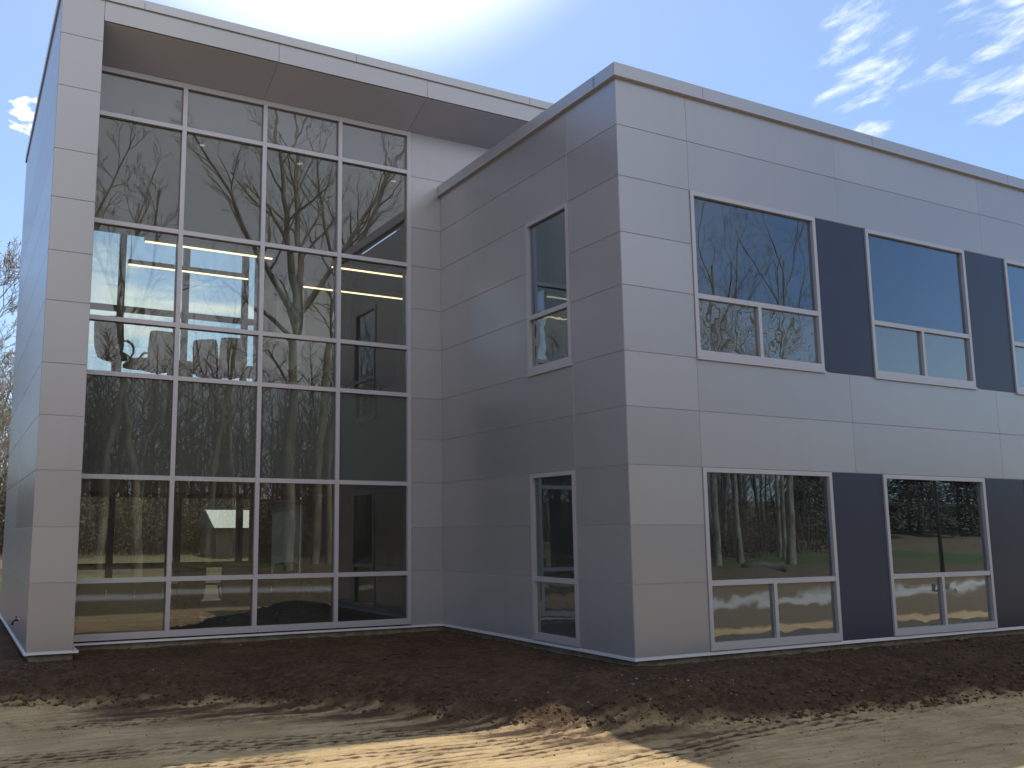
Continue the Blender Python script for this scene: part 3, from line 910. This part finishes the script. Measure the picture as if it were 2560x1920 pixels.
# clods and pebbles nobody could count
def lumps(name, n, region, smin, smax, m, label, cat, seed, flat=.7, excl=True):
    rg_ = np.random.RandomState(seed)
    P = region(rg_, n); X, Y = P[:, 0], P[:, 1]
    Z = height_masks(X, Y)[0]
    base = np.array([(0, 0, 1), (.9, 0, .4), (.28, .85, .4), (-.73, .53, .4), (-.73, -.53, .4), (.28, -.85, .4),
                     (.73, .53, -.4), (-.28, .85, -.4), (-.9, 0, -.4), (-.28, -.85, -.4), (.73, -.53, -.4), (0, 0, -1)])
    tri = np.array([(0, 1, 2), (0, 2, 3), (0, 3, 4), (0, 4, 5), (0, 5, 1), (1, 6, 2), (2, 7, 3), (3, 8, 4), (4, 9, 5), (5, 10, 1),
                    (2, 6, 7), (3, 7, 8), (4, 8, 9), (5, 9, 10), (1, 10, 6), (6, 11, 7), (7, 11, 8), (8, 11, 9), (9, 11, 10), (10, 11, 6)])
    s = smin*(smax/smin)**(rg_.rand(n)**2.6)
    j = base[None]*(1+rg_.uniform(-.3, .3, (n, 12, 1)))*s[:, None, None]*rg_.uniform(.7, 1.3, (n, 1, 3))*np.array([1, 1, flat])
    V = j + np.stack([X, Y, Z+s*.22], -1)[:, None, :]
    F = tri[None] + (np.arange(n)*12)[:, None, None]
    me = bpy.data.meshes.new(name)
    me.vertices.add(n*12); me.vertices.foreach_set('co', V.reshape(-1).astype(np.float32))
    F = F.reshape(-1, 3).astype(np.int32)
    me.loops.add(F.size); me.loops.foreach_set('vertex_index', F.ravel())
    me.polygons.add(len(F)); me.polygons.foreach_set('loop_start', np.arange(0, F.size, 3, dtype=np.int32)); me.polygons.foreach_set('loop_total', np.full(len(F), 3, np.int32))
    me.update(calc_edges=True); me.materials.append(m)
    o = bpy.data.objects.new(name, me); COL.objects.link(o)
    return tag(o, label, cat, kind='stuff')


M_clod = mat('clod_earth', (.06, .04, .027), .95, 0, .1, fn=lambda w, p: w.l.new(
    w.mix(w.noise(pos(w), 12, 4), (.055, .036, .02, 1), (.13, .088, .05, 1)), p.inputs['Base Color']))
M_peb = mat('pebble_stone', (.3, .27, .23), .8, 0, .3, fn=lambda w, p: w.l.new(
    w.mix(w.smooth(w.noise(pos(w), 7, 2), .35, .65), (.14, .10, .07, 1), (.34, .28, .21, 1)), p.inputs['Base Color']))


def region_soil(rg_, n):
    out = []
    while len(out) < n:
        x = rg_.uniform(.0, 19); E = np.interp(x, EX, EY)
        top = (YF if x < X1 else YG) if x < XC else YW
        t = rg_.rand()
        y = E + rg_.exponential(.45) - .1 if t < .55 else rg_.uniform(E, top)
        if y > top-.02: continue
        out.append((x, y))
    return np.array(out)


def region_mound(rg_, n):
    return np.stack([7.75+rg_.normal(0, .75, n), 8.7+rg_.normal(0, .34, n)], -1)


def region_sand(rg_, n):
    x = rg_.uniform(0, 15, n); E = np.interp(x, EX, EY); return np.stack([x, E - rg_.exponential(1.1, n)], -1)


lumps('soil_clods', 9000, region_soil, .006, .036, M_clod, 'small dark clods lying on the topsoil bank below the walls', 'soil clods', 3)
lumps('sand_clods', 2600, region_sand, .002, .011, M_clod, 'crumbs of dark earth strewn over the tan sand', 'soil crumbs', 5)
lumps('pebbles', 120, region_mound, .007, .026, M_peb, 'pale pebbles mixed into the stony earth mound', 'pebbles', 8)
lumps('stones', 170, region_soil, .008, .024, M_peb, 'scattered pale stones on the dark topsoil', 'stones', 11)

# ================================================================== trees
def bark_fn(a, b):
    def fn(w, p):
        n = w.noise(w.mapping(pos(w), (1, 1, .35)), 3.0, 5, .6)
        w.l.new(w.mix(w.smooth(n, .35, .65), a, b), p.inputs['Base Color'])
    return fn


M_bark = mat('bark_grey', (.2, .17, .13), .9, fn=bark_fn((.24, .20, .14, 1), (.50, .43, .32, 1)))
M_bark3 = mat('bark_pale', (.2, .17, .13), .9, fn=bark_fn((.26, .20, .13, 1), (.52, .44, .32, 1)))
M_bark2 = mat('bark_brown', (.12, .09, .07), .9, fn=bark_fn((.09, .065, .045, 1), (.20, .15, .11, 1)))


def wander(rnd, p, d, L, r0, r1, n, curl, up):
    pts = [Vector(p)]; rs = [r0]; d = Vector(d).normalized()
    for i in range(n):
        d = (d + Vector((rnd.gauss(0, curl), rnd.gauss(0, curl), rnd.gauss(0, curl)+up))).normalized()
        pts.append(pts[-1] + d*(L/n)); rs.append(r0+(r1-r0)*(i+1)/n)
    return pts, rs


def grow(mb, rnd, p, d, L, r, depth, maxd, dens, rmin=.010):
    n = max(3, int(4+2*(maxd-depth) if depth < 2 else 4))
    pts, rs = wander(rnd, p, d, L, r, max(r*.35, rmin*.8), n, .13+.03*depth, .05)
    mb.tube(pts, rs, max(3, 7-depth*2), cap=False)
    if depth >= maxd: return
    k = dens[min(depth, len(dens)-1)]
    for j in range(k):
        t = .25 + .75*(j+rnd.random())/k
        i = min(int(t*n), n-1); q = pts[i].lerp(pts[i+1], t*n-i); ax = (pts[i+1]-pts[i]).normalized()
        side = ax.orthogonal().normalized(); side.rotate(Matrix.Rotation(rnd.uniform(0, 6.283), 3, ax))
        ang = rnd.uniform(.45, .95)
        dd = (ax*math.cos(ang)+side*math.sin(ang)); dd.z += .12
        rr = max((rs[i]*.55)*rnd.uniform(.6, 1.0), rmin*.8)
        grow(mb, rnd, q, dd, L*(1-t*.45)*rnd.uniform(.42, .68), rr, depth+1, maxd, dens, rmin)


def tree(loc, H, r, seed, label, fork=.4, lean=(0, 0), nlimb=6, maxd=3, dens=(5, 5, 4), m=None, group=None, mesh_only=False, spread=.55, name='bare_tree'):
    rnd = random.Random(seed)
    trunk = MB(); crown = MB()
    d = Vector((lean[0], lean[1], 1)).normalized()
    pts, rs = wander(rnd, (0, 0, -.3), d, H*.85, r, r*.22, 12, .035, .03)
    rs[0] = r*1.25
    trunk.tube(pts, rs, 10, cap=False)
    for j in range(nlimb):
        t = fork + (1-fork)*(j+.5*rnd.random())/nlimb
        f = t*12; i = min(int(f), 11); q = pts[i].lerp(pts[i+1], f-i)
        az = j*2.4+rnd.uniform(-.5, .5)
        up = .65+.7*t
        dd = Vector((math.cos(az)*spread*1.6, math.sin(az)*spread*1.6, up))
        grow(crown, rnd, q, dd, H*(.50-.28*t)*rnd.uniform(.8, 1.2), rs[i]*.55, 0, maxd, dens)
    m = m or M_bark
    if mesh_only: return trunk, crown
    root = empty(name, (loc[0], loc[1], hgt(loc[0], loc[1])), label, 'tree', group)
    trunk.build('trunk', m, root, True); crown.build('crown', m, root, True)
    return root


def key_tree(loc, limbs, r, seed, label, group=None, twig=2, dens=(5, 4, 4)):
    """limbs: list of polylines with start radius; first is the trunk"""
    rnd = random.Random(seed)
    root = empty('bare_tree', (loc[0], loc[1], hgt(loc[0], loc[1])), label, 'tree', group)
    trunk = MB(); crown = MB()
    for k, (pl, r0, r1) in enumerate(limbs):
        pl = [Vector(p) for p in pl]
        # subdivide and jitter
        pts = []
        for a_, b_ in zip(pl, pl[1:]):
            for i in range(4):
                q = a_.lerp(b_, i/4); jit = r0*.25 if i else 0
                pts.append(q + Vector((rnd.gauss(0, jit), rnd.gauss(0, jit), 0)))
        pts.append(pl[-1]); n = len(pts)
        rs = [r0+(r1-r0)*i/(n-1) for i in range(n)]
        (trunk if k == 0 else crown).tube(pts, rs, 10, cap=False)
        L = sum((b_-a_).length for a_, b_ in zip(pl, pl[1:]))
        cnt = 3 if k == 0 else 9
        for j in range(cnt):
            t = (.8 if k == 0 else .22) + (.2 if k == 0 else .78)*(j+rnd.random()*.8)/cnt
            f = min(t, .999)*(n-1); i = int(f); q = pts[i].lerp(pts[i+1], f-i); ax = (pts[i+1]-pts[i]).normalized()
            side = ax.orthogonal().normalized(); side.rotate(Matrix.Rotation(rnd.uniform(0, 6.283), 3, ax))
            ang = rnd.uniform(.5, 1.0); dd = ax*math.cos(ang)+side*math.sin(ang); dd.z += .2
            grow(crown, rnd, q, dd, max(1.4, L*.36*(1.15-t*.6))*rnd.uniform(.7, 1.2), max(rs[i]*.5, .02), 0, twig, dens)
    trunk.build('trunk', M_bark, root, True); crown.build('crown', M_bark, root, True)
    return root


# the big spreading tree mirrored in the curtain wall (real position behind the viewer)
T0 = (13.8, -9.1)
def T(x, z, y=0.0): return (x-T0[0], y, z+.4)
key_tree(T0, [([T(13.8, -.6), T(13.75, 4), T(13.95, 8), T(13.8, 11.5)], .25, .19),
              ([T(13.8, 11.5), T(13.3, 14.5, .3), T(12.9, 17.5, .8), T(12.6, 22.5, 1)], .22, .04),
              ([T(13.85, 11.3), T(14.2, 14.5, -.6), T(14.1, 18.5, -1), T(14.6, 23.5, -1.6)], .20, .04),
              ([T(13.75, 11.0), T(12.0, 13.4, .6), T(10.4, 16.2, 1.5), T(8.2, 18.6, 2.2)], .17, .03),
              ([T(13.8, 10.0), T(11.8, 12.0, -.8), T(10.6, 13.0, -1.2), T(8.8, 12.2, -1.8)], .11, .025),
              ([T(13.9, 11.2), T(15.4, 13.8, .8), T(17.4, 17.0, 1.4), T(19.2, 21.5, 2)], .16, .03),
              ([T(13.8, 7.9), T(12.4, 9.3, 1), T(11.0, 9.0, 1.4)], .07, .02)],
         .36, 4, 'big spreading bare tree mirrored in the third column of curtain wall panes')
T0 = (16.0, -9.9)
key_tree(T0, [([T(15.3, -.6), T(15.5, 5), T(15.9, 9), T(16.4, 11.5)], .20, .14),
              ([T(16.4, 11.5), T(17.2, 14.5), T(18.6, 18.5, .5), T(20.0, 22, 1)], .17, .03),
              ([T(16.2, 11.2), T(16.3, 14.5, -.7), T(15.6, 18.5, -1), T(15.4, 22, -1.4)], .13, .03),
              ([T(16.2, 10.6), T(18.2, 12.4, 1), T(20.6, 13.6, 1.4)], .09, .02)],
         .26, 9, 'leaning bare tree mirrored beside the big tree, next to the right jamb')
T0 = (5.7, -9.0)
key_tree(T0, [([T(5.55, -.6), T(5.7, 4.1), T(6.15, 7.1), T(6.6, 10)], .17, .10),
              ([T(6.6, 10), T(7.2, 13), T(7.4, 16.5, .5)], .10, .03), ([T(6.4, 9.2), T(5.6, 12), T(5.3, 15, -.6)], .08, .02)],
         .17, 13, 'slender pale trunk leaning right, mirrored low in the leftmost column of panes')
T0 = (6.95, -9.4)
key_tree(T0, [([T(7.15, -.6), T(6.95, 4.2), T(6.45, 7.1), T(5.9, 11)], .21, .12),
              ([T(5.9, 11), T(4.6, 14.4), T(3.4, 17.5, .5)], .11, .03), ([T(6.0, 10.4), T(6.3, 14), T(7.4, 18, -.6)], .09, .02)],
         .21, 17, 'pale trunk leaning left that crosses its neighbour, mirrored in the leftmost column of panes')
T0 = (2.9, -7.5)
key_tree(T0, [([T(3.0, -.6), T(3.1, 5), T(3.3, 9), T(3.9, 12.5)], .19, .10),
              ([T(3.9, 12.5), T(4.9, 15.2), T(6.0, 18.3, .5)], .09, .02), ([T(3.7, 12), T(3.2, 15, 0), T(3.0, 17, 0)], .08, .02)],
         .19, 19, 'bare tree with a rising dark limb mirrored in the left edge panes')

# trees mirrored in the wing windows
protos = []
for i, (H, r, fk, sp) in enumerate(((22, .25, .42, .42), (19, .20, .38, .5), (24, .27, .45, .38), (18, .15, .3, .42))):
    protos.append((H, r, fk, sp, 100+i))
wlab = ['bare trunk mirrored at the left side of the first wing window', 'tall bare trunk mirrored left of centre in the first wing window',
        'forked bare tree mirrored in the middle of the first wing window', 'slim bare tree mirrored at the right side of the first wing window']
first = []
for i, (x, y) in enumerate(((41.3, -21.5), (44.3, -22.5), (46.9, -21), (49.2, -23.5))):
    H, r, fk, sp, sd = protos[i]
    first.append(tree((x, y), H, r, sd, wlab[i], fk, (0.02*(i-1), 0), 7, 3, (5, 4, 3), M_bark3, None, spread=sp))
rnd = random.Random(5)
extra = [(-9, -24), (-3, -20), (1.5, -26), (9.5, -23), (20, -20), (24, -26), (29, -22), (34, -27), (38, -24), (-16, -28), (17, -30), (6, -31),
         (43, -27), (46, -26.5), (48.5, -28), (50.5, -25), (40, -27), (-17, 6), (-19, 14), (-22, -6), (-24, 22), (52, -38), (12.5, -19), (31, -17), (-6, -33)]
for i, (x, y) in enumerate(extra):
    c = copy_tree(first[i % 4]); c.location = (x, y, hgt(x, y)); c.rotation_euler = (0, 0, rnd.uniform(0, 6.28)); s = rnd.uniform(.72, 1.0); c.scale = (s, s, s)
    c['label'] = 'bare leafless tree of the wood mirrored dimly in the glass'; c['group'] = 'bare trees of the mirrored wood'
# trees seen directly at the left edge, past the corner of the building
t_a = tree((-.75, 34.0), 12.2, .12, 77, 'bare twiggy tree seen past the left corner of the building', .25, (.02, 0), 13, 3, (7, 7, 6), M_bark, None, spread=.55)
t_b = tree((.4, 41.0), 9.5, .11, 78, 'lower bare tree behind the left corner, beside the twiggy one', .2, (.05, 0), 10, 3, (6, 5, 5), M_bark2, None, spread=.6)


for k, (x, y, sc, lb) in enumerate(((.1, 37.0, .82, 'bare tree behind the twiggy one, lower at the left edge'), (-.4, 45.0, 1.05, 'most distant of the bare trees crowding the left edge'), (.9, 50.0, .9, 'small bare tree almost hidden by the left corner of the building'), (.55, 35.5, .66, 'short brushy bare tree low beside the left end wall'), (-.2, 56.0, 1.2, 'tall far bare tree behind all the others at the left edge'))):
    c = copy_tree(t_a); c.location = (x, y, hgt(x, y)); c.scale = (sc, sc, sc); c.rotation_euler = (0, 0, 1.9+k*2.2); c['label'] = lb


# the far wood: one mass of trunks, twigs and brush
def wood(name, places, seed, label, hmin, hmax, m, twigs=70):
    rg_ = random.Random(seed); mb = MB()
    for (x, y), z in zip(places, hgts(places)):
        z = float(z); H = rg_.uniform(hmin, hmax); r = rg_.uniform(.06, .17)
        lx, ly = rg_.gauss(0, .05), rg_.gauss(0, .05)
        tops = [(x+lx*H*t+rg_.gauss(0, .06), y+ly*H*t, z-.2+H*t) for t in (0, .33, .66, 1)]
        mb.tube(tops, [r, r*.8, r*.5, r*.12], 4, cap=False)
        for k in range(twigs):
            t = rg_.uniform(.15, 1)**.8; b0 = Vector((x+lx*H*t, y+ly*H*t, z+H*t))
            a = rg_.uniform(0, 6.283); L = H*rg_.uniform(.08, .24)*(1.25-t)
            dd = Vector((math.cos(a), math.sin(a), rg_.uniform(.4, 1.6))).normalized()
            e1 = b0+dd*L; e2 = e1+(dd+Vector((rg_.gauss(0, .5), rg_.gauss(0, .5), .4))).normalized()*L*.8
            mb.tube([b0, e1, e2], [.030, .020, .008], 3, cap=False)
    o = mb.build(name, m); return tag(o, label, 'wood', kind='stuff')


rnd = random.Random(21)
pl = []
for _ in range(760):
    x = rnd.uniform(-40, 92); y = -rnd.uniform(30, 62); pl.append((x, y)) if not (x > 56 and y > -50) else None
for _ in range(170): pl.append((rnd.uniform(-50, -17), rnd.uniform(-30, 60)))
wood('far_wood', pl, 3, 'far off leafless wood mirrored in the panes as a dark mass of trunks', 10, 17, M_bark2, 50)
pl = []
for _ in range(280): pl.append((rnd.uniform(-30, 62), rnd.uniform(52, 84)))
wood('rear_wood', pl, 4, 'brown leafless wood beyond the lawn seen through the ground floor glazing', 6, 9.5, M_bark2, 46)


def brush(name, n, region, seed, label, cols, hmax=2.2):
    """thicket of thin stems with small leaf clumps"""
    rg_ = random.Random(seed); st = MB()
    pts_ = [region(rg_) for _ in range(n)]
    for (x, y), z in zip(pts_, hgts(pts_)):
        z = float(z); h = rg_.uniform(.5, hmax)
        dx, dy = rg_.gauss(0, .3), rg_.gauss(0, .3)
        st.tube([(x, y, z-.1), (x+dx*.6, y+dy*.6, z+h*.6), (x+dx*1.4, y+dy*1.4, z+h)], [.03, .02, .008], 3, 0, False)
        for k in range(9):
            t = rg_.uniform(.2, 1); c = Vector((x+dx*t+rg_.gauss(0, .3), y+dy*t+rg_.gauss(0, .3), z+h*t))
            s = rg_.uniform(.05, .13)
            for q in range(2):
                u = Vector((rg_.gauss(0, 1), rg_.gauss(0, 1), rg_.gauss(0, 1))).normalized(); v = u.orthogonal().normalized()
                st.add([c-u*s, c+v*s*.6, c+u*s, c-v*s*.6], [(0, 1, 2, 3)], 1)
    o = st.build(name, cols); return tag(o, label, 'brush', kind='stuff')


M_leafg = mat('brush_green', (.10, .11, .04), .8); M_leafb = mat('brush_brown', (.16, .10, .05), .9)
brush('rear_brush', 5200, lambda r: (r.uniform(-12, 34), r.uniform(50, 66)), 6, 'tangled green and brown thicket at the far edge of the rear lawn', [M_bark2, M_leafg], 4.6)
brush('far_brush', 6000, lambda r: (r.uniform(-30, 58), -r.uniform(25, 40)), 7, 'brown undergrowth along the edge of the mirrored wood', [M_bark2, M_leafb], 4.2)

# evergreen trees mirrored dark in the second wing window
def evergreen(loc, H, R, seed, label):
    rg_ = random.Random(seed)
    root = empty('evergreen_tree', (loc[0], loc[1], hgt(*loc)), label, 'tree', None)
    mb = MB(); mb.tube([(0, 0, -.3), (0, 0, H*.5), (0, 0, H)], [.18, .10, .02], 7); mb.build('trunk', M_bark2, root, True)
    mb = MB()
    for _ in range(3800):
        t = rg_.random()**.8; z = .5+(H-.5)*t; rr = R*(1-t)**.85*(.55+.5*rg_.random())*(1+.15*math.sin(z*5)); a = rg_.uniform(0, 6.283)
        c = Vector((rr*math.cos(a), rr*math.sin(a), z-rr*.18)); out = Vector((math.cos(a), math.sin(a), -.35+rg_.gauss(0, .2))).normalized()
        w_ = Vector((-math.sin(a), math.cos(a), rg_.gauss(0, .3))).normalized(); L = rg_.uniform(.25, .55)
        mb.add([c-out*L*.5, c+w_*.10, c+out*L*.6, c-w_*.10], [(0, 1, 2, 3)])
    mb.build('crown', mat('needles', (.03, .05, .02), .8), root)
    return root


ords = ['first', 'second', 'third', 'fourth', 'fifth', 'sixth', 'seventh', 'eighth', 'ninth', 'tenth']
for i in range(10):
    x = 90+i*5.2; y = -56-(i % 2)*5; H = 11.5+(i*37 % 11)*.2
    lb = 'dark evergreen mirrored in the second wing window, %s of ten from the left' % ords[i]
    if i == 0: ev = evergreen((x, y), 8.0, 3.1, 3, lb); c = ev
    else: c = copy_tree(ev)
    c.location = (x, y, hgt(x, y)); c.rotation_euler = (0, 0, i*1.7); c.scale = (1.55, 1.55, H/8.0)
    c['label'] = lb; c['group'] = 'evergreens mirrored in the second window'

# lamp post mirrored in the second wing window
lx, ly = 32.0, -1.2
r = empty('lamp_post', (lx, ly, hgt(lx, ly)), 'dark lamp post on a concrete footing mirrored in the lower second wing window', 'lamp post')
mb = MB(); mb.tube([(0, 0, -.4), (0, 0, .35), (0, 0, .36)], [.30, .30, .27], 16); mb.build('footing', M_conc, r)
mb = MB(); mb.tube([(0, 0, .36), (0, 0, 2.0), (0, 0, 4.6)], [.075, .07, .055], 10); mb.build('post', M_darkmetal, r)
mb = MB(); mb.box(-.12, .55, -.14, .14, 4.6, 4.72); mb.build('lamp_head', M_darkmetal, r)
# fallen log at the foot of the mirrored trees
r = empty('log', (37.0, -14.0, hgt(37, -14)), 'cut log lying on the ground mirrored in the lower first wing window', 'log')
mb = MB(); mb.tube([(-1.3, 0, .28), (-.4, .05, .30), (.6, 0, .28), (1.4, -.05, .27)], [.30, .28, .27, .25], 12); mb.build('bark', M_bark2, r, True)

# pale roofed shed beyond the lawn, seen through the ground floor
r = empty('shed', (13.4, 48.0, hgt(13.4, 48)), 'small pale roofed shed seen through the second column of ground floor panes', 'shed')
mb = MB(); mb.box(-1.3, 1.3, -1.6, 1.6, -.3, 1.5); mb.build('wall', mat('shed_wall', (.16, .13, .10), .8), r)
mb = MB()
mb.add([(-1.5, -1.9, 1.45), (1.5, -1.9, 1.45), (1.5, 0, 2.4), (-1.5, 0, 2.4), (1.5, 1.9, 1.45), (-1.5, 1.9, 1.45)], [(0, 1, 2, 3), (3, 2, 4, 5), (0, 3, 5), (1, 4, 2), (0, 5, 4, 1)])
mb.build('roof', mat('shed_roof', (.13, .135, .135), .5), r)
mb = MB(); mb.box(-.4, .4, -1.64, -1.601, -.05, 1.4); mb.build('door', mat('shed_door', (.08, .07, .06), .6), r)
